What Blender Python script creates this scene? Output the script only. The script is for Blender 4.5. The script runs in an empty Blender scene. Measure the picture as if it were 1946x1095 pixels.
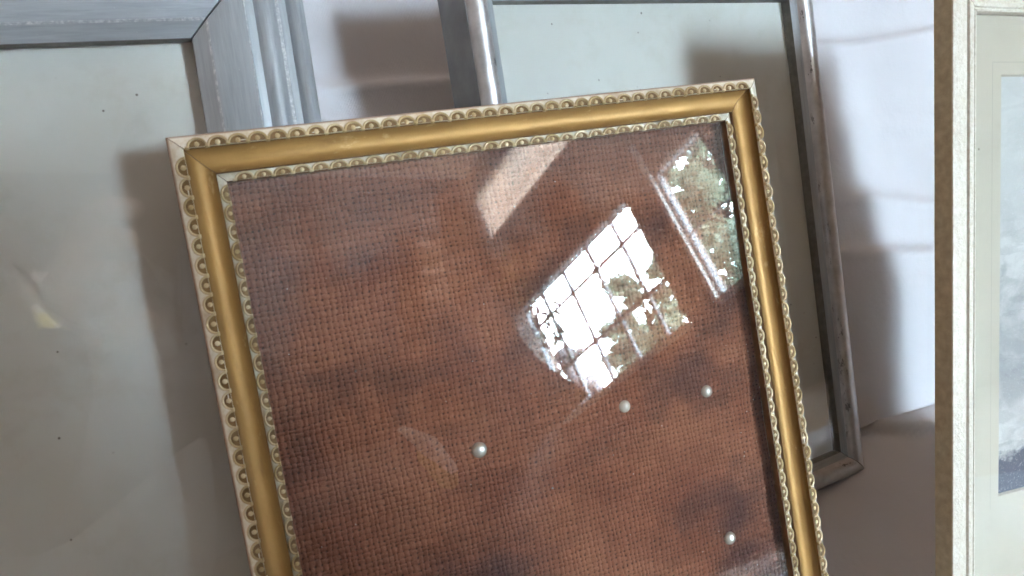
import bpy, bmesh, math, random
import numpy as np
from mathutils import Matrix, Vector
rnd = random.Random(7)
S = bpy.context.scene
COL = S.collection
PI = math.pi

# ------------------------------------------------------------------ camera
cam_d = bpy.data.cameras.new('camera'); cam = bpy.data.objects.new('camera', cam_d); COL.objects.link(cam)
R = Matrix(((0.91764387, 0.21818078, -0.33215489), (-0.3973018, 0.48474263, -0.7792149), (-0.00900008, 0.84700752, 0.53150472)))
cam.matrix_world = Matrix.Translation((0, 0, .305)) @ R.to_4x4()
cam_d.sensor_width = 36; cam_d.lens = 1475/1946*36
cam_d.clip_start = .02; cam_d.clip_end = 200
cam_d.dof.use_dof = True; cam_d.dof.focus_distance = .38; cam_d.dof.aperture_fstop = 26
S.camera = cam
S.render.resolution_x = 1024; S.render.resolution_y = 576

# ------------------------------------------------------------------ world (light of the rest of the room) and exposure
w = bpy.data.worlds.new('World'); S.world = w; w.use_nodes = True
w.node_tree.nodes['Background'].inputs[0].default_value = (.96, .94, .85, 1)
w.node_tree.nodes['Background'].inputs[1].default_value = .12
S.view_settings.view_transform = 'Standard'; S.view_settings.look = 'None'
S.view_settings.exposure = 1.0; S.view_settings.gamma = 1
SKY_STRENGTH = 170.0
S.cycles.max_bounces = 8; S.cycles.transparent_max_bounces = 24; S.cycles.caustics_reflective = False; S.cycles.caustics_refractive = False

# ------------------------------------------------------------------ material helpers
class NT:
    def __init__(s, name):
        s.m = bpy.data.materials.new(name); s.m.use_nodes = True
        s.t = s.m.node_tree; s.n = s.t.nodes; s.l = s.t.links
        s.b = s.n['Principled BSDF']; s.out = s.n['Material Output']
        s.tc = s.n.new('ShaderNodeTexCoord')
    def lk(s, a, b): s.l.new(a, b)
    def inp(s, sock, v):
        if hasattr(v, 'is_output'): s.l.new(v, sock)
        elif isinstance(v, (tuple, list)): sock.default_value = tuple(v) + ((1,) if len(v) == 3 and len(sock.default_value) == 4 else ())
        else: sock.default_value = v
    def math(s, op, a, b=0.0, c=None, clamp=False):
        n = s.n.new('ShaderNodeMath'); n.operation = op; n.use_clamp = clamp
        s.inp(n.inputs[0], a); s.inp(n.inputs[1], b)
        if c is not None: s.inp(n.inputs[2], c)
        return n.outputs[0]
    def coord(s, scale=(1, 1, 1), kind='Object', loc=(0, 0, 0)):
        m = s.n.new('ShaderNodeMapping'); s.lk(s.tc.outputs[kind], m.inputs[0])
        m.inputs['Scale'].default_value = scale; m.inputs['Location'].default_value = loc
        return m.outputs[0]
    def noise(s, scale, detail=4, rough=.55, co=None, dist=0):
        n = s.n.new('ShaderNodeTexNoise'); n.inputs['Scale'].default_value = scale
        n.inputs['Detail'].default_value = detail; n.inputs['Roughness'].default_value = rough; n.inputs['Distortion'].default_value = dist
        s.lk(co if co is not None else s.tc.outputs['Object'], n.inputs['Vector']); return n.outputs[0]
    def voro(s, scale, co=None, rand=1.0):
        n = s.n.new('ShaderNodeTexVoronoi'); n.inputs['Scale'].default_value = scale; n.inputs['Randomness'].default_value = rand
        s.lk(co if co is not None else s.tc.outputs['Object'], n.inputs['Vector']); return n
    def ramp(s, v, stops, interp='LINEAR'):
        n = s.n.new('ShaderNodeValToRGB'); n.color_ramp.interpolation = interp
        e = n.color_ramp.elements
        while len(e) < len(stops): e.new(.5)
        for el, (p, c) in zip(e, stops):
            el.position = p; el.color = (c, c, c, 1) if not isinstance(c, (tuple, list)) else tuple(c)+(1,)
        s.lk(v, n.inputs[0]); return n.outputs[0]
    def mix(s, f, a, b, mode='MIX'):
        n = s.n.new('ShaderNodeMix'); n.data_type = 'RGBA'; n.blend_type = mode
        s.inp(n.inputs[0], f); s.inp(n.inputs[6], a); s.inp(n.inputs[7], b); return n.outputs[2]
    def bump(s, h, dist, strength=1.0, normal=None):
        n = s.n.new('ShaderNodeBump'); n.inputs['Distance'].default_value = dist; n.inputs['Strength'].default_value = strength
        s.lk(h, n.inputs['Height'])
        if normal is not None: s.lk(normal, n.inputs['Normal'])
        return n.outputs[0]
    def xyz(s, co=None):
        n = s.n.new('ShaderNodeSeparateXYZ'); s.lk(co if co is not None else s.tc.outputs['Object'], n.inputs[0]); return n.outputs
    def set(s, color=None, rough=None, metal=None, normal=None, spec=None):
        if color is not None: s.inp(s.b.inputs['Base Color'], color)
        if rough is not None: s.inp(s.b.inputs['Roughness'], rough)
        if metal is not None: s.inp(s.b.inputs['Metallic'], metal)
        if normal is not None: s.lk(normal, s.b.inputs['Normal'])
        if spec is not None: s.inp(s.b.inputs['Specular IOR Level'], spec)
        return s.m

def simple(name, color, rough=.6, metal=0, vary=.15, scale=8, bump=0, bscale=40):
    n = NT(name)
    f = n.noise(scale, 5)
    c = n.mix(n.ramp(f, [(.3, 0.), (.7, 1.)]), tuple(x*(1-vary) for x in color), tuple(min(1, x*(1+vary)) for x in color))
    nrm = n.bump(n.noise(bscale, 4), bump) if bump else None
    return n.set(c, rough, metal, nrm)

def mat_gold_cove():
    n = NT('gold_paint_cove')
    f = n.noise(90, 5, .6, n.coord((.35, 1, 1))); g = n.noise(1200, 3, .6)
    c = n.mix(n.ramp(f, [(.3, 0.), (.7, 1.)]), (.32, .170, .046), (.50, .29, .092))
    c = n.mix(n.math('MULTIPLY', g, .35), c, (.36, .22, .07))
    y = n.xyz()[1]                                   # darker where the cove meets the carved bands
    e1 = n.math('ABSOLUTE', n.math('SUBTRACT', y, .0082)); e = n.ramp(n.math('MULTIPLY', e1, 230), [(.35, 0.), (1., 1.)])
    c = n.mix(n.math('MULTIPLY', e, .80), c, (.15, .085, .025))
    wr = n.ramp(n.noise(55, 6, .7, n.coord((.5, 1.6, 1), loc=(3, 2, 0))), [(.52, 0.), (.66, .55)])
    c = n.mix(wr, c, (.20, .10, .035))
    rb = n.ramp(n.noise(240, 4, .7, n.coord((.4, 1, 1), loc=(1, 5, 0))), [(.62, 0.), (.72, .4)])
    c = n.mix(rb, c, (.72, .55, .28))
    sp = n.voro(34); d = n.ramp(sp.outputs['Distance'], [(.03, 1.), (.06, 0.)])
    keep = n.ramp(sp.outputs['Color'], [(.72, 0.), (.74, 1.)])
    c = n.mix(n.math('MULTIPLY', n.math('MULTIPLY', d, keep), .75), c, (.07, .06, .025))
    return n.set(c, n.math('ADD', n.math('MULTIPLY', f, .18), .42), .38, n.bump(g, .00006, .5))

def mat_gold_band():
    n = NT('pale_gold_leaf_band')
    f = n.noise(500, 5, .65); f2 = n.noise(60, 3)
    c = n.mix(n.ramp(f, [(.30, 0.), (.55, 1.)]), (.74, .69, .54), (.90, .89, .80))
    c = n.mix(n.ramp(f2, [(.55, 0.), (.72, .5)]), c, (.42, .28, .12))
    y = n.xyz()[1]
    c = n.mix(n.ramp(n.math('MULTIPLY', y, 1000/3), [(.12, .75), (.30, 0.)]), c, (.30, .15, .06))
    return n.set(c, .38, .30, n.bump(n.noise(900, 4), .00006, .5))

def mat_scallop():
    n = NT('worn_gold_scallop')
    z = n.xyz()[2]
    f = n.noise(700, 4, .6, n.coord(kind='Generated'))
    info = n.n.new('ShaderNodeObjectInfo')
    c = n.mix(info.outputs['Random'], (.58, .45, .24), (.82, .72, .50))
    c = n.mix(n.ramp(f, [(.45, 0.), (.6, .5)]), c, (.22, .13, .05))
    return n.set(c, .34, .4)

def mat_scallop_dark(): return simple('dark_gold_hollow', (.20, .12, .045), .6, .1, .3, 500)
def mat_frame_side(): return simple('brown_frame_side', (.17, .085, .035), .55, .1, .35, 150, .0001, 900)

def mat_burlap():
    n = NT('brown_burlap_weave')
    co = n.coord()
    x0, y0, _ = n.xyz(co)
    wx = n.noise(260, 2, .5, n.coord((1, .25, 1))); wy = n.noise(260, 2, .5, n.coord((.25, 1, 1), loc=(5, 3, 0)))
    P = .00198
    x = n.math('ADD', n.math('MULTIPLY', x0, PI/P), n.math('MULTIPLY', n.math('SUBTRACT', wx, .5), 4.6))
    y = n.math('ADD', n.math('MULTIPLY', y0, PI/P), n.math('MULTIPLY', n.math('SUBTRACT', wy, .5), 4.6))
    x = n.math('ADD', x, n.math('MULTIPLY', n.noise(55, 3, .6, n.coord((1, 1, 1), loc=(7, 1, 0))), 3.5))
    y = n.math('ADD', y, n.math('MULTIPLY', n.noise(55, 3, .6, n.coord((1, 1, 1), loc=(2, 9, 0))), 3.5))
    sx = n.math('SINE', x); sy = n.math('SINE', y)
    k = .55
    hw = n.math('ADD', n.math('ABSOLUTE', sx), n.math('MULTIPLY', n.math('MULTIPLY', n.math('SIGN', sx), sy), k))
    hf = n.math('SUBTRACT', n.math('ABSOLUTE', sy), n.math('MULTIPLY', n.math('MULTIPLY', n.math('SIGN', sy), sx), k))
    h = n.math('MAXIMUM', hw, hf)
    fib = n.noise(2600, 3, .6)
    h2 = n.math('ADD', h, n.math('MULTIPLY', fib, .5))
    thick = n.noise(420, 3, .6)
    h3 = n.math('MULTIPLY', h2, n.math('ADD', n.math('MULTIPLY', thick, .8), .6))
    base = n.mix(n.ramp(n.noise(22, 4, .6), [(.38, 0.), (.62, 1.)]), (.225, .076, .044), (.35, .138, .078))
    stain = n.ramp(n.noise(17, 3, .55, n.coord(loc=(2.3, 1.1, 0))), [(.50, 0.), (.66, .85)])
    base = n.mix(stain, base, (.070, .036, .040))
    lines = n.ramp(n.noise(30, 3, .5, n.coord((.8, 2.2, 1), loc=(4, 0, 0))), [(.52, 0.), (.72, .35)])
    base = n.mix(lines, base, (.13, .05, .03))
    c = n.mix(n.ramp(h3, [(.35, 0.), (1.0, .80), (1.9, 1.)] if False else [(.30, 0.), (.95, 1.)]), (.032, .013, .009), base)
    hi = n.ramp(n.noise(900, 3, .7), [(.60, 0.), (.75, .4)])
    c = n.mix(hi, c, (.52, .27, .15))
    return n.set(c, .85, 0, n.bump(h3, .00060, 1.0), spec=.25)

def mat_glass(name, ior, tint=(.975, .985, .975), dust=.02, rough=.0, haze_y=None):
    """pane lit and seen through by plain transmission; its front face carries the reflection"""
    n = NT(name); n.n.remove(n.b)
    tr = n.n.new('ShaderNodeBsdfTransparent'); tr.inputs[0].default_value = tint + (1,)
    gl = n.n.new('ShaderNodeBsdfGlossy'); gl.inputs['Roughness'].default_value = rough
    gl.inputs[0].default_value = (1, 1, 1, 1)
    fr = n.n.new('ShaderNodeFresnel'); geo = n.n.new('ShaderNodeNewGeometry')     # same reflectance from both sides of the pane
    n.lk(n.math('ADD', n.math('MULTIPLY', geo.outputs['Backfacing'], 1/ior-ior), ior), fr.inputs[0])
    mx = n.n.new('ShaderNodeMixShader'); n.lk(fr.outputs[0], mx.inputs[0]); n.lk(tr.outputs[0], mx.inputs[1]); n.lk(gl.outputs[0], mx.inputs[2])
    last = mx.outputs[0]
    if dust:
        df = n.n.new('ShaderNodeBsdfDiffuse'); df.inputs[0].default_value = (.75, .74, .72, 1)
        a = n.math('MULTIPLY', n.ramp(n.noise(16, 5, .6, n.coord((1, 1.6, 1))), [(.35, .35), (.75, 1.)]), dust)
        sp = n.voro(260); keep = n.ramp(sp.outputs['Color'], [(.86, 0.), (.88, 1.)])
        d = n.math('MULTIPLY', n.ramp(sp.outputs['Distance'], [(.10, 1.), (.16, 0.)]), keep)
        a = n.math('ADD', a, n.math('MULTIPLY', d, .30), clamp=True)
        if haze_y:                                       # painted haze standing in for the mirrored ceiling veil, wavy lower edge
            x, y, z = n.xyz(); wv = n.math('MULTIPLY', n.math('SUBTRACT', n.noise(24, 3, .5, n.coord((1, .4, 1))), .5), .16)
            e = n.ramp(n.math('MULTIPLY', n.math('ADD', n.math('SUBTRACT', y, haze_y), wv), 28), [(.0, 0.), (.25, .75), (1., 1.)])
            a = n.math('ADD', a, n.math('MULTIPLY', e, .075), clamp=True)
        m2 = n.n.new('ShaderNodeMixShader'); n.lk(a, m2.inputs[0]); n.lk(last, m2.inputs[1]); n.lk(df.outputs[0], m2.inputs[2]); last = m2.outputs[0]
    n.lk(last, n.out.inputs[0]); return n.m
def mat_clear(name, tint):
    n = NT(name); n.n.remove(n.b)
    tr = n.n.new('ShaderNodeBsdfTransparent'); tr.inputs[0].default_value = tint + (1,); n.lk(tr.outputs[0], n.out.inputs[0]); return n.m

def mat_mat(name, color, speck=.8, warm=None):
    n = NT(name)
    c = n.mix(n.ramp(n.noise(9, 4, .6), [(.3, 0.), (.7, 1.)]), tuple(x*.86 for x in color), color)
    c = n.mix(n.ramp(n.noise(34, 6, .7, n.coord(loc=(8, 2, 0))), [(.52, 0.), (.72, .28)]), c, (.48, .44, .36))
    if warm: c = n.mix(n.ramp(n.noise(14, 3, .5, n.coord(loc=(3, 7, 1))), [(.5, 0.), (.75, .6)]), c, warm)
    c = n.mix(n.math('MULTIPLY', n.noise(1500, 3, .6), .10), c, (.3, .3, .28))
    for sc, thr, r0, loc in ((150, .80, .075, (0, 0, 0)), (330, .92, .15, (1, 2, 0)), (70, .80, .040, (3, 1, 0))):
        sp = n.voro(sc, n.coord(loc=loc)); keep = n.ramp(sp.outputs['Color'], [(thr, 0.), (thr+.01, 1.)])
        d = n.math('MULTIPLY', n.ramp(sp.outputs['Distance'], [(r0*.6, 1.), (r0, 0.)]), keep)
        c = n.mix(n.math('MULTIPLY', d, speck), c, (.07, .055, .04))
    return n.set(c, .75, 0, n.bump(n.noise(800, 3), .0001, .4), spec=.3)

def mat_silver_wood():
    n = NT('blue_grey_silvered_wood')
    g = n.noise(60, 6, .65, n.coord((.9, 14, 14)), .4)
    g2 = n.noise(420, 4, .6, n.coord((.12, 3, 3)))
    c = n.mix(n.ramp(g, [(.32, 0.), (.68, 1.)]), (.32, .35, .385), (.41, .445, .475))
    c = n.mix(n.ramp(g2, [(.60, 0.), (.76, .5)]), c, (.20, .215, .235))
    ch = n.ramp(n.noise(1100, 3, .7), [(.71, 0.), (.74, .7)])
    c = n.mix(ch, c, (.82, .83, .82))
    return n.set(c, .36, .25, n.bump(g2, .00012, .6))

def mat_edge_wear_glint():  # rubbed ridges; the pale tone also holds painted edge highlights
    n = NT('rubbed_silver_edge_glint')
    c = n.mix(n.ramp(n.noise(700, 4, .7), [(.45, 0.), (.68, 1.)]), (.40, .43, .46), (.72, .74, .74))
    return n.set(c, .35, .3)

def mat_silver_bead():
    n = NT('chipped_silver_foil')
    f = n.noise(120, 4, .6)
    c = n.mix(n.ramp(f, [(.3, 0.), (.7, 1.)]), (.46, .46, .47), (.66, .66, .67))
    y = n.xyz()[1]
    band = n.ramp(n.math('MULTIPLY', n.math('ABSOLUTE', n.math('SUBTRACT', y, .0083)), 500), [(.35, 1.), (1., 0.)])
    chips = n.ramp(n.noise(230, 6, .75, n.coord((.35, 1, 1))), [(.58, 0.), (.60, 1.)])
    c = n.mix(n.math('MULTIPLY', n.math('MULTIPLY', band, chips), .9), c, (.17, .165, .17))
    scr = n.ramp(n.noise(500, 5, .8, n.coord((1, .5, 1))), [(.73, 0.), (.75, 1.)])
    c = n.mix(scr, c, (.10, .09, .09))
    return n.set(c, n.ramp(f, [(.3, .30), (.7, .42)]), .72, n.bump(n.noise(600, 3), .00008, .5))

def mat_white_plaster(name='cream_crackled_moulding', ripple=1.0):
    n = NT(name)
    f = n.noise(700, 5, .65); g = n.noise(26, 3)
    amt = n.ramp(g, [(.25, .25), (.6, 1.)])
    c = n.mix(n.ramp(f, [(.35, 0.), (.6, 1.)]), (.62, .57, .47), (.72, .685, .60))
    return n.set(c, .42, .05, n.bump(n.math('MULTIPLY', f, amt), .0005*ripple, 1.0))

def mat_cloth():
    n = NT('white_cotton_sheet')
    x, y, z = n.xyz()
    wv = n.math('ADD', n.math('SINE', n.math('MULTIPLY', x, 9000)), n.math('SINE', n.math('MULTIPLY', n.math('ADD', z, y), 9000)))
    c = n.mix(n.ramp(n.noise(7, 4), [(.3, 0.), (.7, 1.)]), (.545, .55, .59), (.635, .64, .685))
    for sc, thr, r0 in ((55, .90, .022), (110, .94, .03)):
        sp = n.voro(sc); keep = n.ramp(sp.outputs['Color'], [(thr, 0.), (thr+.01, 1.)])
        d = n.math('MULTIPLY', n.ramp(sp.outputs['Distance'], [(r0*.6, 1.), (r0, 0.)]), keep)
        c = n.mix(d, c, (.12, .07, .05))
    hh = n.math('ADD', n.math('MULTIPLY', wv, .012), n.noise(42, 6, .62))
    return n.set(c, .9, 0, n.bump(hh, .0016, .6), spec=.15)

def emit(name, color, strength):
    n = NT(name); n.n.remove(n.b); e = n.n.new('ShaderNodeEmission')
    f = n.noise(.12, 4, .5)
    n.lk(n.mix(n.ramp(f, [(.35, 0.), (.7, 1.)]), color, (.84, .94, 1)), e.inputs[0]); e.inputs[1].default_value = strength
    n.lk(e.outputs[0], n.out.inputs[0]); return n.m

def mat_leaf(name, c0, c1):
    n = NT(name); n.n.remove(n.b)
    info = n.n.new('ShaderNodeObjectInfo')
    c = n.mix(n.ramp(n.noise(1.4, 3), [(.35, 0.), (.65, 1.)]), c0, c1)
    d = n.n.new('ShaderNodeBsdfDiffuse'); t = n.n.new('ShaderNodeBsdfTranslucent'); n.lk(c, d.inputs[0]); n.lk(c, t.inputs[0])
    m = n.n.new('ShaderNodeMixShader'); m.inputs[0].default_value = .55
    n.lk(d.outputs[0], m.inputs[1]); n.lk(t.outputs[0], m.inputs[2]); n.lk(m.outputs[0], n.out.inputs[0]); return n.m

M = dict(cove=mat_gold_cove(), band=mat_gold_band(), scallop=mat_scallop(), hollow=mat_scallop_dark(), side=mat_frame_side(),
         burlap=mat_burlap(), glass=mat_glass('dusty_picture_glass', 1.66, dust=.022, rough=.018, haze_y=.186), gedge=mat_clear('glass_edge', (.80, .90, .86)), gclear=mat_clear('glass_underside', (1., 1., 1.)),
         glass2=mat_glass('old_picture_glass', 1.62, dust=.035, rough=.02), mat_l=mat_mat('pale_grey_backing_card', (.76, .78, .77)),
         mat_m=mat_mat('grey_green_backing_card', (.74, .765, .75), .8), mat_r=mat_mat('cream_mount_card', (.68, .64, .54), .7, (.62, .55, .45)),
         silver=mat_silver_wood(), wear_glint=mat_edge_wear_glint(), bead=mat_silver_bead(), inner=simple('dull_grey_rebate', (.20, .20, .185), .7, 0, .2, 300), blueside=simple('blue_grey_frame_side', (.25, .28, .31), .5, .1, .15, 90, .0001, 700),
         plaster=mat_white_plaster(), olive=simple('olive_brown_bare_side', (.40, .345, .235), .8, 0, .18, 300, .0002, 1300),
         cloth=mat_cloth(), wood=simple('bare_wood', (.30, .19, .10), .6, 0, .2, 60))

# ------------------------------------------------------------------ object helpers
def link(o, parent=None):
    COL.objects.link(o)
    if parent is not None: o.parent = parent
    return o
def tag(o, label=None, cat=None, group=None, kind=None):
    if label: o['label'] = label
    if cat: o['category'] = cat
    if group: o['group'] = group
    if kind: o['kind'] = kind
    return o
def mesh(name, V, F, mats, parent=None, mi=None, smooth=False):
    me = bpy.data.meshes.new(name); me.from_pydata([tuple(v) for v in V], [], [tuple(f) for f in F])
    for m in (mats if isinstance(mats, (list, tuple)) else [mats]): me.materials.append(m)
    if mi is not None: me.polygons.foreach_set('material_index', mi)
    if smooth is True: me.polygons.foreach_set('use_smooth', [True]*len(F))
    elif smooth: me.polygons.foreach_set('use_smooth', smooth)
    me.update(); o = bpy.data.objects.new(name, me); return link(o, parent)
def frame_empty(name, O, U, UP, N):
    e = bpy.data.objects.new(name, None); e.empty_display_size = .02
    U = Vector(U).normalized(); UP = Vector(UP); UP = (UP - UP.dot(U)*U).normalized(); N = U.cross(UP)
    e.matrix_world = Matrix.Translation(O) @ Matrix((U, UP, N)).transposed().to_4x4()
    return link(e)
def box(name, x0, x1, y0, y1, z0, z1, m, parent=None, bev=0, mi=None):
    V = [(x, y, z) for z in (z0, z1) for y in (y0, y1) for x in (x0, x1)]
    F = [(0, 2, 3, 1), (4, 5, 7, 6), (0, 1, 5, 4), (2, 6, 7, 3), (0, 4, 6, 2), (1, 3, 7, 5)]
    o = mesh(name, V, F, m, parent, mi)
    if bev:
        b = bmesh.new(); b.from_mesh(o.data); bmesh.ops.bevel(b, geom=b.edges[:], offset=bev, segments=2, affect='EDGES'); b.to_mesh(o.data); b.free()
    return o
def rail(name, prof, pmat, mats, L, parent, loc, rz, gap=.00025, segs=1, sm=True):
    """mitred moulding; prof = (inset, height) points, length along local x"""
    n = len(prof); V = []; F = []; mi = []; smo = []
    K = segs
    for k in range(K+1):
        t = k/K
        for s, h in prof:
            half = L/2 - s - gap
            x = -half + 2*half*t
            V.append((x, s, h))
    for k in range(K):
        for i in range(n-1):
            a = k*n+i; F.append((a, a+n, a+n+1, a+1)); mi.append(pmat[i]); smo.append(sm)
        a = k*n + n-1; F.append((a, a+n, k*n+n, k*n)); mi.append(pmat[n-1]); smo.append(False)
    F.append(tuple(range(n))); mi.append(pmat[-1]); smo.append(False)
    F.append(tuple(K*n+i for i in reversed(range(n)))); mi.append(pmat[-1]); smo.append(False)
    o = mesh(name, V, F, mats, parent, mi, smo)
    b = bmesh.new(); b.from_mesh(o.data); bmesh.ops.recalc_face_normals(b, faces=b.faces[:])
    for e in b.edges:
        if len(e.link_faces) == 2 and e.calc_face_angle(0) > .6: e.smooth = False
    b.to_mesh(o.data); b.free()
    o.location = loc; o.rotation_euler = (0, 0, rz); return o
def four_rails(prof, pmat, mats, W, H, parent, name='rail', which='btlr', **kw):
    out = {}
    for c, L, loc, rz in (('b', W, (0, 0, 0), 0), ('t', W, (0, H, 0), PI), ('l', H, (-W/2, H/2, 0), -PI/2), ('r', H, (W/2, H/2, 0), PI/2)):
        if c in which: out[c] = rail(name, prof, pmat, mats, L, parent, loc, rz, **kw)
    return out
def slab_glass(W, H, inset, z, t, gm, parent, yc):
    V = [(x, y, zz) for zz in (z-t, z) for y in (inset, H-inset) for x in (-W/2+inset, W/2-inset)]
    F = [(0, 2, 3, 1), (4, 5, 7, 6), (0, 1, 5, 4), (2, 6, 7, 3), (0, 4, 6, 2), (1, 3, 7, 5)]
    return mesh('glass', V, F, [gm, M['gedge'], M['gclear']], parent, [2, 0, 1, 1, 1, 1])

# ------------------------------------------------------------------ cloth (sheet over the ground and up a leaning board)
def cloth():
    nx, nt = 420, 520
    xs = np.linspace(-.42, .72, nx)
    Lf, rad = .75, .022                                # table part length, fillet
    lean = math.radians(30); base = .226
    # arc-length parametrised profile
    a_len = rad*(PI/2-lean); Lb = .42
    ts = np.linspace(0, Lf + a_len + Lb, nt)
    P = np.zeros((nt, 2)); N = np.zeros((nt, 2))
    tan_y = base - rad*math.tan((PI/2-lean)/2)
    for i, t in enumerate(ts):
        if t < Lf: P[i] = (tan_y-Lf+t, 0); N[i] = (0, 1)
        elif t < Lf+a_len:
            a = (t-Lf)/rad; P[i] = (tan_y+rad*math.sin(a), rad*(1-math.cos(a))); N[i] = (-math.sin(a), math.cos(a))
        else:
            a = PI/2-lean; s = t-Lf-a_len
            P[i] = (tan_y+rad*math.sin(a)+s*math.cos(a), rad*(1-math.cos(a))+s*math.sin(a)); N[i] = (-math.sin(a), math.cos(a))
    X, T = np.meshgrid(xs, ts)
    Y = P[:, 0][:, None] + 0*X; Z = P[:, 1][:, None] + 0*X
    def g(d, w): return np.exp(-(d/w)**2)
    D = np.zeros_like(X); up = T - (Lf+a_len)          # distance up the board
    r = np.random.RandomState(3)
    for k in range(14):                                # broad soft undulation
        fx, ft, ph = r.uniform(3, 16), r.uniform(3, 16), r.uniform(0, 6.28)
        D += .0009*np.sin(X*fx+T*ft+ph)/(1+k*.12)
    # pressed fold lines: a step and a narrow ridge
    def fold(line, w, hstep, ridge, rw):
        nonlocal D
        D += hstep*.5*(1-np.tanh(line/w)) + ridge*g(line, rw)
    fold(up-(.219-.03*(X-.058)+.002*np.sin(X*30)), .0012, .0050, .0012, .004)
    fold(up-(.1226-.2*(X-.324)+.0015*np.sin(X*60)), .0020, .0050, .0014, .005)
    fold(up-(.093-.2*(X-.321)), .0015, .0058, .0012, .004)
    fold(up-(.165-.15*(X-.32)), .004, .0012, .0006, .006)
    yt = T - Lf + tan_y                                # position on the ground part
    sw = yt - (.2125 - .55*(X-.300) + 1.2*(X-.32)**2)
    D += .0050*.5*(1+np.tanh(sw/.0016))*g(np.maximum(sw, 0), .020) + .0016*g(sw-.004, .004)
    for cx_, ct, wx, wt, a in ((.33, .09, .02, .05, .004), (.37, .06, .03, .02, .005), (.31, .20, .015, .04, .003), (.36, .18, .02, .06, -.003), (.1, .2, .03, .03, .002)):
        D += a*np.exp(-((X-cx_)/wx)**2-((up-ct)/wt)**2)
    D *= 1/(1+np.exp(-(T-.45)/.05))*1.0
    D = np.where(T < Lf, D*np.clip((T-Lf+.25)/.25, 0, 1), D)
    Y = Y + D*N[:, 0][:, None]; Z = Z + D*N[:, 1][:, None] - .004
    V = np.stack([X, Y, Z], -1).reshape(-1, 3)
    i = np.arange(nt-1)[:, None]*nx + np.arange(nx-1)[None, :]
    F = np.stack([i, i+1, i+nx+1, i+nx], -1).reshape(-1, 4)
    o = mesh('bed_sheet', V.tolist(), F.tolist(), M['cloth'], None, None, True)
    tag(o, 'white cotton sheet with pressed folds hung behind and under the picture frames', 'sheet')
cloth()

# ------------------------------------------------------------------ gold frame
def scallop_meshes():
    def build(name, r, tube, base, sy, h0, dome):
        V = []; F = []; mi = []
        seg, tb = 10, 5
        for rr, tt in ((r, tube),):
            k0 = len(V)
            for i in range(seg+1):
                a = PI*i/seg
                c = Vector((math.cos(a)*rr, base - math.sin(a)*rr*sy, 0))
                d = Vector((math.cos(a), -math.sin(a)*sy, 0)).normalized()
                for j in range(tb):
                    b = 2*PI*j/tb
                    V.append(c + d*math.cos(b)*tt + Vector((0, 0, h0 + math.sin(b)*tt*1.7)))
            for i in range(seg):
                for j in range(tb):
                    F.append((k0+i*tb+j, k0+i*tb+(j+1) % tb, k0+(i+1)*tb+(j+1) % tb, k0+(i+1)*tb+j)); mi.append(0)
            F.append(tuple(k0+t for t in range(tb))); mi.append(0); F.append(tuple(k0+seg*tb+j for j in reversed(range(tb)))); mi.append(0)
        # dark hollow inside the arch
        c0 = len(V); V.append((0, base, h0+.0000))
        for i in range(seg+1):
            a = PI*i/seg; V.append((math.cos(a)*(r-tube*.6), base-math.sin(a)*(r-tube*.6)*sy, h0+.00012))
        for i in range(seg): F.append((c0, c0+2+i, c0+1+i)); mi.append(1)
        # small seed at the mouth of the arch
        c0 = len(V); ns = 8
        for ring, (rr, zz) in enumerate(((1, 0), (.8, .30), (.35, .5))):
            for k in range(ns):
                a = 2*PI*k/ns; V.append((math.cos(a)*dome*rr, base-dome*1.05+math.sin(a)*dome*1.05*rr, h0+zz*dome))
        for ring in range(2):
            for k in range(ns):
                F.append((c0+ring*ns+k, c0+ring*ns+(k+1) % ns, c0+(ring+1)*ns+(k+1) % ns, c0+(ring+1)*ns+k)); mi.append(0)
        F.append(tuple(c0+2*ns+k for k in range(ns))); mi.append(0)
        # fillet bead joining neighbours, at the foot
        c0 = len(V)
        for x in (r*.86, .0030*2-r*.86):
            for y, z in ((base-.0006, h0), (base-.0004, h0+.0006), (base+.00025, h0+.00055), (base+.0003, h0-.0006)):
                V.append((x, y, z))
        for j in range(4): F.append((c0+j, c0+(j+1) % 4, c0+4+(j+1) % 4, c0+4+j)); mi.append(0)
        F.append((c0+3, c0+2, c0+1, c0)); mi.append(0); F.append((c0+4, c0+5, c0+6, c0+7)); mi.append(0)
        me = bpy.data.meshes.new(name); me.from_pydata([tuple(v) for v in V], [], F)
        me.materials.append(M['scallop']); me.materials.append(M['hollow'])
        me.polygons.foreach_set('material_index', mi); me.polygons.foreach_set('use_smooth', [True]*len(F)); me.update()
        return me
    return (build('outer_scallop', .00278, .00046, .0, .98, .00012, .00085), build('inner_scallop', .00274, .00042, .0, .80, .00010, .00075))
ME_OUT, ME_IN = scallop_meshes()

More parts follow.
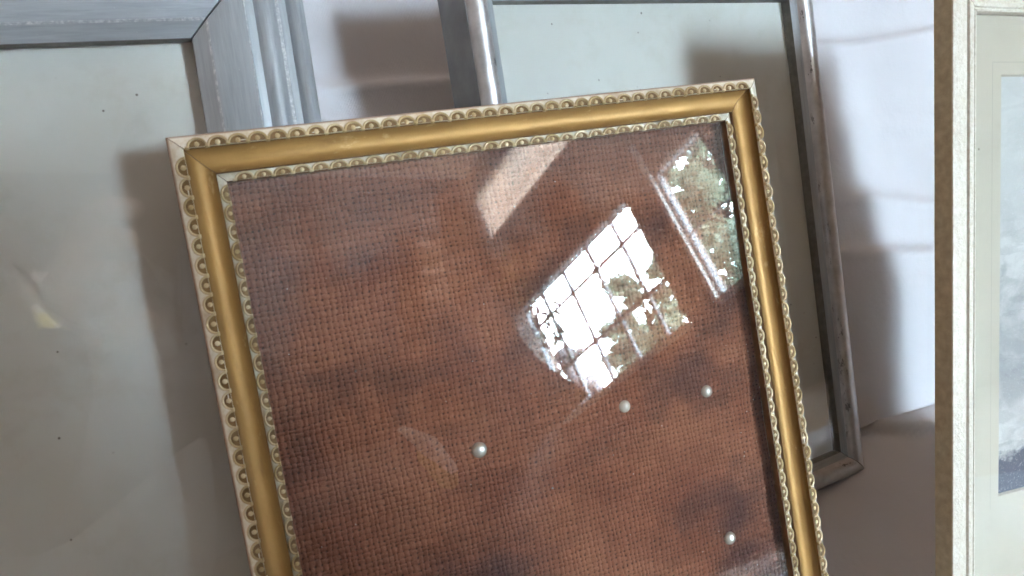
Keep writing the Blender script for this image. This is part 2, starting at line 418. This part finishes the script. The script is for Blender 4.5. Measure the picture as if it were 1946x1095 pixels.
def gold_frame():
    W, H = .2208, .2362
    e = frame_empty('gold_picture_frame', (0.09211, 0.13737, 0.00518), (0.9989, 0.0, -0.04693), (0.04078, 0.4949, 0.86799), None)
    tag(e, 'worn gold picture frame with scalloped mouldings around brown burlap, leaning in front of the others', 'picture frame', 'leaning picture frames')
    mm = .001
    prof = [(0, 0), (0, 8.6), (.15, 9.1), (.5, 9.6), (2.2, 10.9), (3.6, 11.3), (4.15, 11.2), (4.35, 10.6), (4.4, 9.3)]
    pm = [0, 0, 1, 1, 1, 1, 1, 2]
    for i in range(11):
        t = i/10; s = 4.6+t*7.4; h = 7.0 + 2.2*(1-t)**2.2 + 1.05*t**2.4 - .55*math.sin(t*PI)
        prof.append((s, h)); pm.append(2)
    prof += [(12.25, 8.05), (12.4, 7.8), (12.45, 6.4), (12.8, 6.5), (14.2, 6.9), (15.0, 6.5), (15.3, 5.9), (15.35, 3.4), (13.2, 3.4), (13.2, 0)]
    pm += [2, 2, 0, 1, 1, 1, 0, 0, 0, 0]
    while len(pm) < len(prof): pm.append(0)
    prof = [(a*mm, b*mm) for a, b in prof]
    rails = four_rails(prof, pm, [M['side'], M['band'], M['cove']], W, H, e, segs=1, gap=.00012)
    p = .006
    for c, L in (('t', W), ('l', H), ('r', H)):
        for me, s, hgt, tilt, nm in ((ME_OUT, .0043, .01130, .20, 'outer_scallop'), (ME_IN, .0150, .00700, .0, 'inner_scallop')):
            n = int((L-2*s)/p); off = ((L-2*s) - n*p)/2
            for i in range(n):
                o = bpy.data.objects.new(nm, me)
                x = -L/2 + s + off + (i+.5)*p
                if c == 'l' and x < -.095 + 0: pass
                o.location = (x + rnd.gauss(0, .00005), s, hgt); o.rotation_euler = (tilt + rnd.gauss(0, .015), rnd.gauss(0, .015), rnd.gauss(0, .02))
                sc = rnd.gauss(1, .03); o.scale = (sc, sc, rnd.gauss(.95, .12))
                link(o, rails[c])
    # glass, fabric, backing, pearls
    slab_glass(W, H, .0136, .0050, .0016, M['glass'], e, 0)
    # fabric: gently undulating sheet
    nx, ny = 60, 60; V = []; F = []
    for j in range(ny+1):
        for i in range(nx+1):
            x = -W/2+.0138 + (W-.0276)*i/nx; y = .0138 + (H-.0276)*j/ny
            z = .0010 + .00035*math.sin(x*70+1)*math.sin(y*55) + .0002*math.sin(x*190+y*120)
            V.append((x, y, z))
    for j in range(ny):
        for i in range(nx): a = j*(nx+1)+i; F.append((a, a+1, a+nx+2, a+nx+1))
    fab = mesh('burlap_panel', V, F, M['burlap'], e, None, True)
    box('backing_board', -W/2+.0134, W/2-.0134, .0134, H-.0134, -.0012, .0002, M['wood'], e)
    pearl = NT('pearl'); pearl.set((.80, .80, .74), .30, .75)
    pearl.b.inputs['Coat Weight'].default_value = .6
    b = bmesh.new(); bmesh.ops.create_uvsphere(b, u_segments=24, v_segments=14, radius=.0026)
    for f in b.faces: f.smooth = True
    pm_ = bpy.data.meshes.new('pearl_bead'); b.to_mesh(pm_); b.free(); pm_.materials.append(pearl.m)
    for x, y, s in ((-.0278, .1159, 1.1), (.0328, .1175, .92), (.0706, .1148, .95), (.0708, .0531, 1.0)):
        o = link(bpy.data.objects.new('pearl_bead', pm_), e); o.location = (x, y, .0012); o.scale = (s, s, s*.70)
    dm = simple('dust_fleck', (.8, .78, .74), .8); V = []; F = []
    for k in range(90):
        x, y = rnd.uniform(-.094, .094), rnd.uniform(.02, .219); r = rnd.uniform(.00006, .00022)
        if rnd.random() < .4: x = rnd.uniform(.07, .0945)
        c = len(V); V += [(x-r, y, .00502), (x, y-r*.7, .00502), (x+r, y, .00502), (x, y+r*.8, .00502), (x, y, .00502+r)]
        F += [(c, c+1, c+4), (c+1, c+2, c+4), (c+2, c+3, c+4), (c+3, c, c+4)]
    tag(mesh('dust', V, F, dm, e), kind='stuff')
gold_frame()

# ------------------------------------------------------------------ wide blue-grey frame, left
def left_frame():
    W, H = .30, .307
    e = frame_empty('wide_silver_frame', (-0.12389, 0.15714, 0.01055), (0.99743, -0.01321, -0.07036), (0.06767, 0.49472, 0.86641), None)
    tag(e, 'wide ridged blue-grey wooden picture frame with empty pale card, standing left of the gold frame', 'picture frame', 'leaning picture frames')
    prof = [(0, 0), (0, 6.0), (.5, 8.3), (1.6, 9.6), (3.0, 10.3), (4.4, 10.0), (5.6, 9.0), (6.4, 8.2), (8.6, 8.4), (8.9, 8.7), (9.1, 11.0), (9.3, 11.3),
            (10.3, 11.3), (11.4, 12.6), (13.0, 13.3), (14.8, 13.2), (16.2, 12.4), (17.4, 11.6), (19.4, 11.9), (20.1, 12.3), (20.35, 14.0), (20.6, 14.3), (20.75, 14.3),
            (32.5, 11.5), (32.8, 11.2), (33.2, 10.8), (37.6, 8.2), (38.0, 7.8), (38.05, 3.2), (36, 3.2), (36, 0)]
    W_ = {10, 11, 20, 21, 23, 24}
    pm = [1 if i in W_ else 0 for i in range(len(prof))]
    pm[27] = 2; pm[0] = 0
    prof = [(a*.001, b*.001) for a, b in prof]
    four_rails(prof, pm, [M['silver'], M['wear_glint'], M['inner']], W, H, e, gap=.0004)
    slab_glass(W, H, .0365, .0048, .0018, M['glass2'], e, 0)
    box('backing_card', -W/2+.0366, W/2-.0366, .0366, H-.0366, -.001, .0012, M['mat_l'], e)
left_frame()

# ------------------------------------------------------------------ deep silver frame, middle
def middle_frame():
    W, H = .1897, .2524
    e = frame_empty('slim_silver_frame', (0.18283, 0.20338, 0.0105), (0.98761, 0.11448, -0.10732), (0.04291, 0.46085, 0.88644), None)
    tag(e, 'deep slim silver picture frame with chipped rounded edge, half hidden behind the gold frame', 'picture frame', 'leaning picture frames')
    prof = [(0, 0), (0, 21.0), (.25, 21.6)]; pm = [0, 0, 0]
    for i in range(10):
        a = PI*(1-i/9); prof.append((5.0+4.5*math.cos(a), 21.6+3.2*math.sin(a))); pm.append(1)
    prof += [(9.8, 21.3), (12.6, 20.2), (13.0, 19.9), (13.05, 15.0), (11, 15), (11, 0)]; pm += [2, 2, 3, 3, 3, 3]
    prof = [(a*.001, b*.001) for a, b in prof]
    four_rails(prof, pm, [M['blueside'], M['bead'], M['silver'], M['inner']], W, H, e, gap=.00015)
    slab_glass(W, H, .0115, .0182, .0018, M['glass2'], e, 0)
    box('backing_card', -W/2+.0116, W/2-.0116, .0116, H-.0116, .012, .0150, M['mat_m'], e)
middle_frame()

# ------------------------------------------------------------------ cream frame, right
def mat_photo():
    n = NT('faded_blue_photograph')
    x, y, z = n.xyz()
    a = n.noise(38, 5, .6, n.coord((1, 1, 1)), .6); b = n.noise(90, 4, .6, n.coord((.6, 1.5, 1), loc=(1, 2, 0)), 1.0)
    c = n.mix(n.ramp(a, [(.42, 0.), (.6, 1.)]), (.36, .37, .39), (.64, .65, .65))
    c = n.mix(n.ramp(b, [(.50, 0.), (.60, .38)]), c, (.17, .18, .20))
    low = n.math('ADD', n.math('MULTIPLY', n.math('SUBTRACT', .084, y), 60), n.math('MULTIPLY', n.math('SUBTRACT', a, .5), 3.))
    c = n.mix(n.ramp(low, [(.4, 0.), (.6, 1.)]), c, (.035, .055, .105))
    top = n.math('MULTIPLY', n.math('SUBTRACT', y, .15), 30)
    c = n.mix(n.ramp(top, [(0, 0.), (1., .8)]), c, (.60, .62, .62))
    g = n.ramp(n.noise(1900, 2, .6), [(.62, 0.), (.68, .45)])
    c = n.mix(g, c, (.8, .82, .85))
    return n.set(c, .5)
def right_frame():
    k = .94*.285/.31; W, H = .145, .26
    N_ = Vector((-0.00869, -0.90614, 0.42288)); U = Vector((0.99259, -0.05906, -0.10615)); UP = Vector((0.12116, 0.41883, 0.89994))
    p0 = Vector((0, 0, .305)) + R @ (Vector(((1811-973)/1475, -(500-547.5)/1475, -1))*.285)
    TL = p0 + UP*(.105*k+.0110) - N_*.0079
    O = TL + U*(W/2) - UP*H
    e = frame_empty('cream_picture_frame', O, U, UP, N_)
    tag(e, 'cream crackled picture frame with bare olive side and mounted blue photograph, at the right edge', 'picture frame', 'leaning picture frames')
    prof = [(0, 0), (0, 12.0), (.25, 12.4), (1.0, 12.5), (6.6, 12.5), (7.0, 12.1), (7.3, 12.1), (7.8, 12.9), (9.0, 13.1), (10.0, 12.7), (10.3, 12.0), (10.6, 12.0), (11.0, 12.4), (11.6, 12.3), (11.9, 11.6), (12.0, 8.2), (10.5, 8.2), (10.5, 0)]
    pm = [1, 0] + [0]*(len(prof)-2); pm[-1] = 1; pm[-2] = 1
    prof = [(a*.001, max(0, b-4.6)*.001) for a, b in prof]
    four_rails(prof, pm, [M['plaster'], M['olive']], W, H, e, gap=.0001)
    slab_glass(W, H, .0106, .0054, .0012, M['glass2'], e, 0)
    # mount card with a window cut in it, photograph behind
    x0, x1, y0, y1 = -W/2+.0107, W/2-.0107, .0107, H-.0107
    a0, a1 = -W/2+.0295, W/2-.0295
    b1 = H-.0335; b0 = b1-.1646
    V = []; z = .0036; zz = .0026
    for z_ in (z,): V += [(x0, y0, z_), (x1, y0, z_), (x1, y1, z_), (x0, y1, z_), (a0, b0, z_), (a1, b0, z_), (a1, b1, z_), (a0, b1, z_)]
    V += [(a0+.0006, b0+.0006, zz), (a1-.0006, b0+.0006, zz), (a1-.0006, b1-.0006, zz), (a0+.0006, b1-.0006, zz)]
    F = [(0, 1, 5, 4), (1, 2, 6, 5), (2, 3, 7, 6), (3, 0, 4, 7), (4, 5, 9, 8), (5, 6, 10, 9), (6, 7, 11, 10), (7, 4, 8, 11)]
    mesh('mount_card', V, F, M['mat_r'], e)
    # ruled line round the window
    ln = simple('mount_ruling', (.45, .42, .36), .7); q = .0045; V = []; F = []
    for (xa, ya, xb, yb) in ((a0-q, b1+q, a1+q, b1+q+.0002), (a0-q-.0002, b0-q, a0-q, b1+q)):
        c = len(V); V += [(xa, ya, z+.0001), (xb, ya, z+.0001), (xb, yb, z+.0001), (xa, yb, z+.0001)]; F.append((c, c+1, c+2, c+3))
    mesh('ruled_line', V, F, ln, e)
    box('photograph', a0-.002, a1+.002, b0-.002, b1+.002, .0014, .0024, mat_photo(), e)
    box('backing_board', x0, x1, y0, y1, 0.0002, .0012, M['wood'], e)
right_frame()

# ------------------------------------------------------------------ room seen in the glass: window wall on the right
h = Vector((-0.28222, -0.95935, 0)).normalized(); wn = Vector((0.95935, -0.28222, 0)).normalized()
def wmat(D=3.2):                     # wall frame: x = s (along wall), y = outward, z = up
    return Matrix.Translation(wn*D) @ Matrix(((h.x, wn.x, 0, 0), (h.y, wn.y, 0, 0), (0, 0, 1, 0), (0, 0, 0, 1)))
M['wallp'] = simple('dark_brown_wallpaper', (.10, .07, .055), .8, 0, .15, 3)
M['darkwall'] = simple('dark_stained_boards', (.018, .013, .010), .8, 0, .2, 3)
M['ceil'] = simple('pale_ceiling', (.52, .49, .46), .8, 0, .1, 3)
M['white'] = simple('white_painted_wood', (.75, .73, .70), .5, 0, .05, 3)
M['muntin'] = simple('grey_window_bar', (.16, .19, .22), .5, 0, .1, 5)
M['pane'] = mat_glass('window_pane', 1.35, (.97, .98, .98), 0)
FLOOR = -.004
def wall():
    z0, z1 = -.02, 3.24; T = .12
    op = [(2.22, 3.50, 1.20, 2.07), (1.57, 1.97, 1.20, 2.04)]
    rects = []
    ops = sorted(op); s = -7.0
    for a, b, c, d in ops:
        rects.append((s, a, z0, z1)); rects.append((a, b, z0, c))
        if a > 2: rects.append((a, b, d, 2.66)); rects.append((a, b, 3.06, z1))      # opening left for the added backlit panel
        else: rects.append((a, b, d, z1))
        s = b
    rects.append((s, 3.62, z0, z1))
    V = []; F = []
    for a, b, c, d in rects:
        k = len(V); V += [(x, y, z) for z in (c, d) for y in (0, T) for x in (a, b)]
        F += [tuple(k+i for i in f) for f in ((0, 2, 3, 1), (4, 5, 7, 6), (0, 1, 5, 4), (2, 6, 7, 3), (0, 4, 6, 2), (1, 3, 7, 5))]
    o = mesh('window_wall', V, F, M['wallp']); o.matrix_world = wmat(); tag(o, kind='structure')
    o = box('back_wall', 3.50, 3.62, -6.5, -.001, z0, z1, M['darkwall']); o.matrix_world = wmat(); tag(o, kind='structure')
    o = box('ceiling', -7.0, 3.62, -6.5, .12, 3.25, 3.35, M['ceil']); o.matrix_world = wmat(); tag(o, kind='structure')
    o = box('fill_blocking_wall', -7.0, 3.49, -6.5, -6.38, z0, z1, M['wallp']); o.matrix_world = wmat(); tag(o, kind='structure')  # unseen wall added to cut fill light from the left
    c = box('ceiling_bright_strip', -7.0, 3.49, -.46, -.003, 3.22, 3.249, M['white']); c.matrix_world = wmat(); tag(c, kind='structure')  # white strip painted in place of the daylit band on the ceiling
    o = box('floor', -7.0, 3.62, -6.5, .12, -.06, -.012, simple('brown_floorboards', (.22, .13, .08), .5, 0, .2, 6)); o.matrix_world = wmat(); tag(o, kind='structure')
wall()
def window(s0, s1, z0, z1, vs, hs, label, fw=.025, mat='muntin', bar=.008):
    e = bpy.data.objects.new('window', None); link(e); e.matrix_world = wmat() @ Matrix.Translation((0, 0, 0))
    tag(e, label, 'window', 'windows mirrored in the glass')
    fm = M[mat]
    for a, b, c, d in ((s0, s1, z0, z0+fw), (s0, s1, z1-fw, z1), (s0, s0+fw, z0+fw, z1-fw), (s1-fw, s1, z0+fw, z1-fw)):
        box('frame_bar', a, b, .03, .07, c, d, fm, e)
    for v in vs: box('glazing_bar', v-bar, v+bar, .04, .06, z0+fw, z1-fw, M['muntin'], e)
    xs = [s0+fw]+list(vs)+[s1-fw]; zs = [z0+fw]+list(hs)+[z1-fw]
    for hh in hs:
        for a, b in zip(xs[:-1], xs[1:]): box('glazing_bar', a+bar, b-bar, .042, .058, hh-bar, hh+bar, M['muntin'], e)
    for a, b in zip(xs[:-1], xs[1:]):
        for c, d in zip(zs[:-1], zs[1:]): box('pane', a, b, .048, .051, c, d, M['pane'], e)
    box('sill', s0-.02, s1+.0, -.05, .029, z0-.03, z0, M['white'], e)
    return e
window(2.22, 3.50, 1.20, 2.07, (2.43, 2.71, 2.99, 3.27), (1.51, 1.875), 'many-paned window mirrored large in the middle of the gold frame glass', fw=.006, bar=.0125)
window(1.57, 1.955, 1.20, 2.04, (), (1.62,), 'narrow window full of leaves mirrored near the right rail of the gold frame', fw=.006, bar=.004)
#window(-3.4, -1.5, .8, 2.3, (-2.45,), (), 'broad window far along the wall, out of view beyond the right edge', fw=.04)
o = box('window_board', 1.958, 1.985, -.03, -.001, 1.2, 2.26, M['white']); o.matrix_world = wmat(); tag(o, 'thin upright white board beside the narrow window, mirrored as a pale line', 'board')

def added_high_panel():  # opening and backlit panel added to make the pale mirrored band
    e = bpy.data.objects.new('added_high_panel', None); link(e); e.matrix_world = wmat()
    tag(e, 'made-up backlit cream panel in a high opening, added for the pale slanted band mirrored in the gold frame', 'window', 'windows mirrored in the glass')
    n = NT('cream_backlit_panel'); n.n.remove(n.b); t = n.n.new('ShaderNodeBsdfTranslucent')
    n.lk(n.mix(n.ramp(n.noise(2.2, 2, .5, n.coord((1, 1, 5))), [(.3, 0.), (.7, 1.)]), (.24, .20, .175), (.30, .26, .23)), t.inputs[0]); n.lk(t.outputs[0], n.out.inputs[0])
    box('backlit_panel', 2.225, 3.495, .04, .043, 2.665, 3.055, n.m, e)
    box('lower_rail', 2.225, 3.495, .03, .05, 2.640, 2.664, M['muntin'], e)
added_high_panel()

# sky, lawn, trees beyond the windows
def sky():
    V = []; F = []; n = 24
    for j in range(n+1):
        for i in range(n+1):
            s = -34+60*i/n; z = -1+26*j/n
            V.append((s, 15+ -.01*(s-4)**2, z))
    for j in range(n):
        for i in range(n): a = j*(n+1)+i; F.append((a, a+1, a+n+2, a+n+1))
    o = mesh('sky', V, F, emit('bright_overcast_sky', (.70, .86, 1.0), SKY_STRENGTH), None, None, True); o.matrix_world = wmat(); tag(o, kind='structure')
    o = box('ground', -40, 40, .13, 20, -.3, .28, simple('pale_bounce_ground', (.42, .42, .40), .9, 0, .2, .6)); o.matrix_world = wmat(); tag(o, kind='structure')  # unseen ground, made pale to bounce daylight up to the ceiling
sky()
M['leafA'] = mat_leaf('green_leaves', (.22, .28, .20), (.34, .40, .31)); M['leafB'] = mat_leaf('pale_leaves', (.30, .36, .28), (.44, .50, .41))
M['bark'] = simple('bark', (.12, .09, .07), .9)
def tree(D, s, zc, rs, rz, n, leaf, label, seed, size=.07):
    r = random.Random(seed)
    e = bpy.data.objects.new('leafy_tree', None); link(e)
    base = wmat(3.2) @ Vector((s, D, -.05)); e.location = base
    tag(e, label, 'tree', 'trees outside mirrored in the glass')
    # trunk with limbs
    V = []; F = []
    def limb(p, q, r0, r1):
        ax = (q-p).normalized(); u = ax.orthogonal().normalized(); v = ax.cross(u); k = len(V)
        for c, rr in ((p, r0), (q, r1)):
            for i in range(7): V.append(c+(u*math.cos(i/7*2*PI)+v*math.sin(i/7*2*PI))*rr)
        for i in range(7): F.append((k+i, k+(i+1) % 7, k+7+(i+1) % 7, k+7+i))
    top = Vector((0, 0, zc+rz*.5)); p = Vector((0, 0, 0)); prev = p
    for i in range(1, 7):
        q = Vector((r.gauss(0, .08), r.gauss(0, .08), (zc+rz*.5)*i/6)); limb(prev, q, .16*(1.1-i/7), .16*(1.1-(i+1)/7)); prev = q
    clumps = []
    for i in range(46):
        a, b = r.uniform(0, 2*PI), r.uniform(-1, 1); rad = r.random()**.45
        c = Vector((math.cos(a)*math.sqrt(1-b*b)*rs*rad, math.sin(a)*math.sqrt(1-b*b)*rs*rad, zc+b*rz*rad))
        clumps.append((c, r.uniform(.16, .42)*rs*.42)); 
        limb(Vector((0, 0, max(.5, c.z-rz*.45))), c, .03, .008)
    mesh('trunk', V, F, M['bark'], e)
    V = []; F = []
    for i in range(n):
        c, cr = clumps[r.randrange(len(clumps))]
        p = c + Vector((r.gauss(0, 1), r.gauss(0, 1), r.gauss(0, .8)))*cr*.62
        u = Vector((r.gauss(0, 1), r.gauss(0, 1), r.gauss(0, 1))).normalized(); v = u.orthogonal().normalized()
        sz = size*r.uniform(.6, 1.3); k = len(V); V += [p-u*sz, p-v*sz*.45, p+u*sz, p+v*sz*.45]; F.append((k, k+1, k+2, k+3))
    mesh('crown', V, F, leaf, e)
# D measured beyond the wall
tree(5.0, 4.85, 4.1, 1.05, 1.5, 9000, M['leafA'], 'leafy tree whose crown fills the top of the narrow mirrored window', 1)
tree(4.4, 4.5, 2.5, 1.0, .85, 7000, M['leafB'], 'low bushy tree at the bottom of the narrow mirrored window', 5)
tree(5.0, 6.75, 2.95, .95, 1.15, 11000, M['leafB'], 'round pale green tree standing over the sill of the many-paned window', 2)
tree(5.6, 6.05, 4.3, .55, 1.5, 2600, M['leafA'], 'slim loose tree along the right side of the many-paned window', 3)

# hanging plant inside the window
def plant():
    e = bpy.data.objects.new('hanging_plant', None); link(e); e.matrix_world = wmat() @ Matrix.Translation((3.12, -.12, 2.0))
    tag(e, 'hanging plant with long dark leaves in front of the many-paned window', 'plant')
    lm = simple('dark_leaf', (.05, .08, .035), .5, 0, .3, 20)
    V = [(0, 0, 0), (.011, .002, -.02), (.014, .0, -.05), (0, .003, -.085), (-.014, 0, -.05), (-.011, .002, -.02), (0, .006, -.04)]
    F = [(0, 1, 6), (1, 2, 6), (2, 3, 6), (3, 4, 6), (4, 5, 6), (5, 0, 6)]
    lme = bpy.data.meshes.new('leaf'); lme.from_pydata(V, [], F); lme.materials.append(lm)
    r = random.Random(5); SV = []; SF = []
    for k in range(9):
        x0 = r.uniform(-.1, .1); p = Vector((x0, r.uniform(-.05, .05), 0)); d = Vector((r.gauss(0, .25), r.gauss(0, .1), -1))
        n = r.randrange(4, 8)
        for i in range(n):
            q = p + d.normalized()*.07; d += Vector((r.gauss(0, .22), 0, 0))
            a = len(SV)
            for c in (p, q):
                for t in ((.002, 0, 0), (-.001, .002, 0), (-.001, -.002, 0)): SV.append(c+Vector(t))
            SF += [(a, a+1, a+4, a+3), (a+1, a+2, a+5, a+4), (a+2, a, a+3, a+5)]
            for s in (1, -1):
                if r.random() < .62:
                    o = link(bpy.data.objects.new('leaf', lme), e); o.location = q; o.rotation_euler = (r.gauss(0, .4), s*r.uniform(.2, .9), r.uniform(0, 6)); z = r.uniform(.7, 1.25); o.scale = (z, z, z)
            p = q
    mesh('stem', SV, SF, lm, e)
plant()
def flowers():
    e = bpy.data.objects.new('dried_flower_bunch', None); link(e); e.matrix_world = wmat() @ Matrix.Translation((3.32, -.10, 2.28))
    tag(e, 'bunch of dried ochre flowers above the upper corner of the many-paned window', 'flowers')
    r = random.Random(9)
    for nm, n, c in (('leaves', 260, (.22, .22, .08)), ('petals', 160, (.55, .36, .06))):
        V = []; F = []
        for i in range(n):
            p = Vector((r.gauss(0, .07), r.gauss(0, .04), r.gauss(0, .10))); u = Vector((r.gauss(0, 1), r.gauss(0, 1), r.gauss(0, 1))).normalized(); v = u.orthogonal().normalized(); s = r.uniform(.012, .03)
            k = len(V); V += [p-u*s, p-v*s*.5, p+u*s, p+v*s*.5]; F.append((k, k+1, k+2, k+3))
        tag(mesh(nm, V, F, simple('ochre_'+nm, c, .8), e), kind='stuff')
flowers()

# ------------------------------------------------------------------ people (seen only as reflections)
def skin_body(name, chains, mat, parent, lvl=2):
    V = []; E = []; Rr = []
    idx = {}
    for ch in chains:
        prev = None
        for p, r in ch:
            key = tuple(round(c, 4) for c in p)
            if key not in idx: idx[key] = len(V); V.append(p); Rr.append(r)
            i = idx[key]
            if prev is not None and prev != i: E.append((prev, i))
            prev = i
    me = bpy.data.meshes.new(name); me.from_pydata(V, E, []); me.materials.append(mat)
    o = link(bpy.data.objects.new(name, me), parent)
    m = o.modifiers.new('skin', 'SKIN')
    for i, sv in enumerate(me.skin_vertices[0].data):
        r = Rr[i]; sv.radius = (r, r) if not isinstance(r, tuple) else r
        sv.use_root = (i == 0)
    s = o.modifiers.new('sub', 'SUBSURF'); s.levels = lvl; s.render_levels = lvl
    m.use_smooth_shade = True
    return o
def person_outside():
    e = bpy.data.objects.new('person', None); link(e); e.matrix_world = wmat() @ Matrix.Translation((4.53, 1.15, .28))
    tag(e, 'person in pale grey shirt and brimmed cap, mirrored at the foot of the many-paned window', 'person')
    shirt = simple('pale_grey_shirt', (.45, .43, .46), .8); skin = simple('skin', (.45, .30, .24), .6)
    B = 1.72-1.62
    skin_body('body', [[((0, 0, .95), .15), ((0, 0, 1.15), .15), ((0, 0, 1.35), .17), ((0, 0, 1.47), .13), ((0, 0, 1.55), .06), ((0, 0, 1.63), .09), ((0, 0, 1.72), .10), ((0, 0, 1.79), .07)],
                       [((0, 0, 1.47), .13), ((.18, 0, 1.45), .065), ((.23, .02, 1.2), .05), ((.22, -.06, .98), .038), ((.2, -.1, .9), .03)],
                       [((0, 0, 1.47), .13), ((-.18, 0, 1.45), .065), ((-.23, .02, 1.2), .05), ((-.22, -.06, .98), .038), ((-.2, -.1, .9), .03)],
                       [((0, 0, .95), .15), ((.09, 0, .85), .09), ((.1, 0, .5), .065), ((.1, 0, .1), .045), ((.1, -.1, .04), .035)],
                       [((0, 0, .95), .15), ((-.09, 0, .85), .09), ((-.1, 0, .5), .065), ((-.1, 0, .1), .045), ((-.1, -.1, .04), .035)]], shirt, e)
    b = bmesh.new(); bmesh.ops.create_uvsphere(b, u_segments=20, v_segments=12, radius=.115)
    bmesh.ops.delete(b, geom=[v for v in b.verts if v.co.z < -.01], context='VERTS')
    r = bmesh.ops.create_circle(b, cap_ends=True, segments=20, radius=.11)
    for v in r['verts']: v.co.x = v.co.x*.9 - .12; v.co.y *= .8
    me = bpy.data.meshes.new('cap'); b.to_mesh(me); b.free(); me.materials.append(simple('grey_cap', (.33, .31, .33), .8)); o = link(bpy.data.objects.new('cap', me), e); o.location = (0, 0, 1.76)
person_outside()

def photographer():
    e = bpy.data.objects.new('person', None); link(e); e.location = (.05, -.62, -.008)
    tag(e, 'person in dark clothes holding a phone, mirrored as a dark shape in the glass', 'person')
    dark = simple('dark_jumper', (.022, .018, .018), .9); skin = simple('hand_skin', (.13, .075, .05), .6)
    Cc = Vector((0, 0, .305)); Ax, Ay, Az = R.col[0].copy(), R.col[1].copy(), R.col[2].copy()
    def L(x, y, z): return tuple(Cc + Ax*x + Ay*y + Az*z - e.location)       # metres right / up / behind the lens
    def Wp(x, y, z): return tuple(Vector((x, y, z)) - e.location)
    hip = Wp(.12, -.74, .18); be = Wp(.13, -.47, .23); ch = Wp(.13, -.31, .29); sh = Wp(.10, -.31, .40); nk = Wp(.07, -.33, .50)
    rs = Wp(.235, -.31, .385); re = Wp(.245, -.29, .22); rw = L(.200, -.035, .045)
    ls = Wp(-.03, -.34, .43); le = Wp(-.20, -.28, .28); lw = L(-.085, -.035, .045)
    skin_body('body', [[(hip, .18), (be, .175), (ch, .166), (sh, .13), (nk, .055), (Wp(.05, -.31, .55), .07), (Wp(.04, -.29, .61), .09), (Wp(.03, -.31, .68), .06)],
                       [(sh, .145), (rs, .085), (re, .062), (rw, .038)], [(sh, .145), (ls, .085), (le, .055), (lw, .030)],
                       [(hip, .18), (Wp(.24, -.62, .10), .09), (Wp(.27, -.95, .05), .06)], [(hip, .18), (Wp(-.02, -.60, .10), .09), (Wp(-.04, -.95, .05), .06)]], dark, e)
    for sgn, wx, px in ((1, .200, .150), (-1, -.085, -.035)):
        # palm and five fingers closing on the phone's end
        w0 = L(wx, -.035, .045)
        palm = L(wx-sgn*.014, -.005, .032)
        chs = [[(w0, .026), (palm, .022), (L(wx-sgn*.016, .022, .028), .017)]]
        root = L(wx-sgn*.016, .022, .028)
        for k in range(4):
            yy = .034-.017*k
            chs.append([(palm, .022), (L(wx-sgn*.012, yy+.008, .022), .0095), (L(wx-sgn*.024, yy+.018-.003*k, .010), .0085), (L(wx-sgn*(.046-.004*k), yy+.018-.003*k, .006), .0072)])
        chs.append([(w0, .026), (L(wx-sgn*.02, -.035, .042), .012), (L(wx-sgn*.045, -.028, .036), .0095), (L(wx-sgn*.062, -.016, .032), .008)])
        skin_body('hand', chs, skin, e)
    # hair
    b = bmesh.new(); bmesh.ops.create_uvsphere(b, u_segments=20, v_segments=12, radius=.105); 
    for v in b.verts: v.co.z *= 1.15
    me = bpy.data.meshes.new('hair'); b.to_mesh(me); b.free(); me.materials.append(simple('dark_hair', (.03, .02, .015), .7)); o = link(bpy.data.objects.new('hair', me), e); o.location = Wp(.035, -.325, .63)
    ph = bpy.data.objects.new('phone', None); link(ph); ph.matrix_world = cam.matrix_world.copy()
    tag(ph, 'dark phone held sideways in front of the photographer, mirrored in the gold frame glass', 'phone')
    box('phone_body', -.018, .148, -.048, .028, .008, .0165, simple('phone_shell', (.03, .03, .035), .4), ph, .0025)
    box('screen', -.015, .145, -.045, .025, .0167, .0172, simple('phone_screen', (.02, .02, .02), .1), ph)
photographer()

def patch_stand_in(pts, pos, face, label):  # added piece standing in for a bright patch in the reflection
    """small thick piece added to stand in for a bright mirrored patch"""
    m = NT('ochre_patterned_cotton')
    f = m.noise(13, 2, .4); c = m.mix(m.ramp(f, [(.50, 0.), (.53, 1.)]), (.85, .74, .70), (.62, .46, .08))
    m.set(c, .8)
    nrm = (Vector(face)-Vector(pos)).normalized(); u = Vector((0, 0, 1)).cross(nrm).normalized(); v = nrm.cross(u)
    b = bmesh.new(); vs = [b.verts.new(u*x+v*y) for x, y in pts]; fa = b.faces.new(vs)
    r = bmesh.ops.extrude_face_region(b, geom=[fa])
    for x in r['geom']:
        if isinstance(x, bmesh.types.BMVert): x.co -= nrm*.008
    bmesh.ops.recalc_face_normals(b, faces=b.faces[:])
    for v_ in b.verts: v_.co *= .74
    me = bpy.data.meshes.new('patch_stand_in'); b.to_mesh(me); b.free(); me.materials.append(m.m)
    o = link(bpy.data.objects.new('patch_stand_in', me)); o.location = pos
    tag(o, label, 'cloth', 'stand-in patches mirrored in the glass')
q = .075
patch_stand_in([(-.038, .010), (-.030, -.028), (.0, -.040), (.036, -.030), (.040, .005), (.012, .024), (-.030, .050), (-.012, .02)][::1], (.128, -.115, .192), (.6, -.1, .35), 'made-up pale and ochre piece for the bright patch mirrored low in the gold frame glass')
patch_stand_in([(-.034, .042), (-.034, -.030), (.0, -.022), (.026, -.028), (.032, .0), (.008, .018), (.004, .030), (.03, .034), (.03, .044)], (-.115, -.18, .42), (.3, .3, .35), 'made-up pale and ochre piece for the bright patch mirrored in the left card glass')
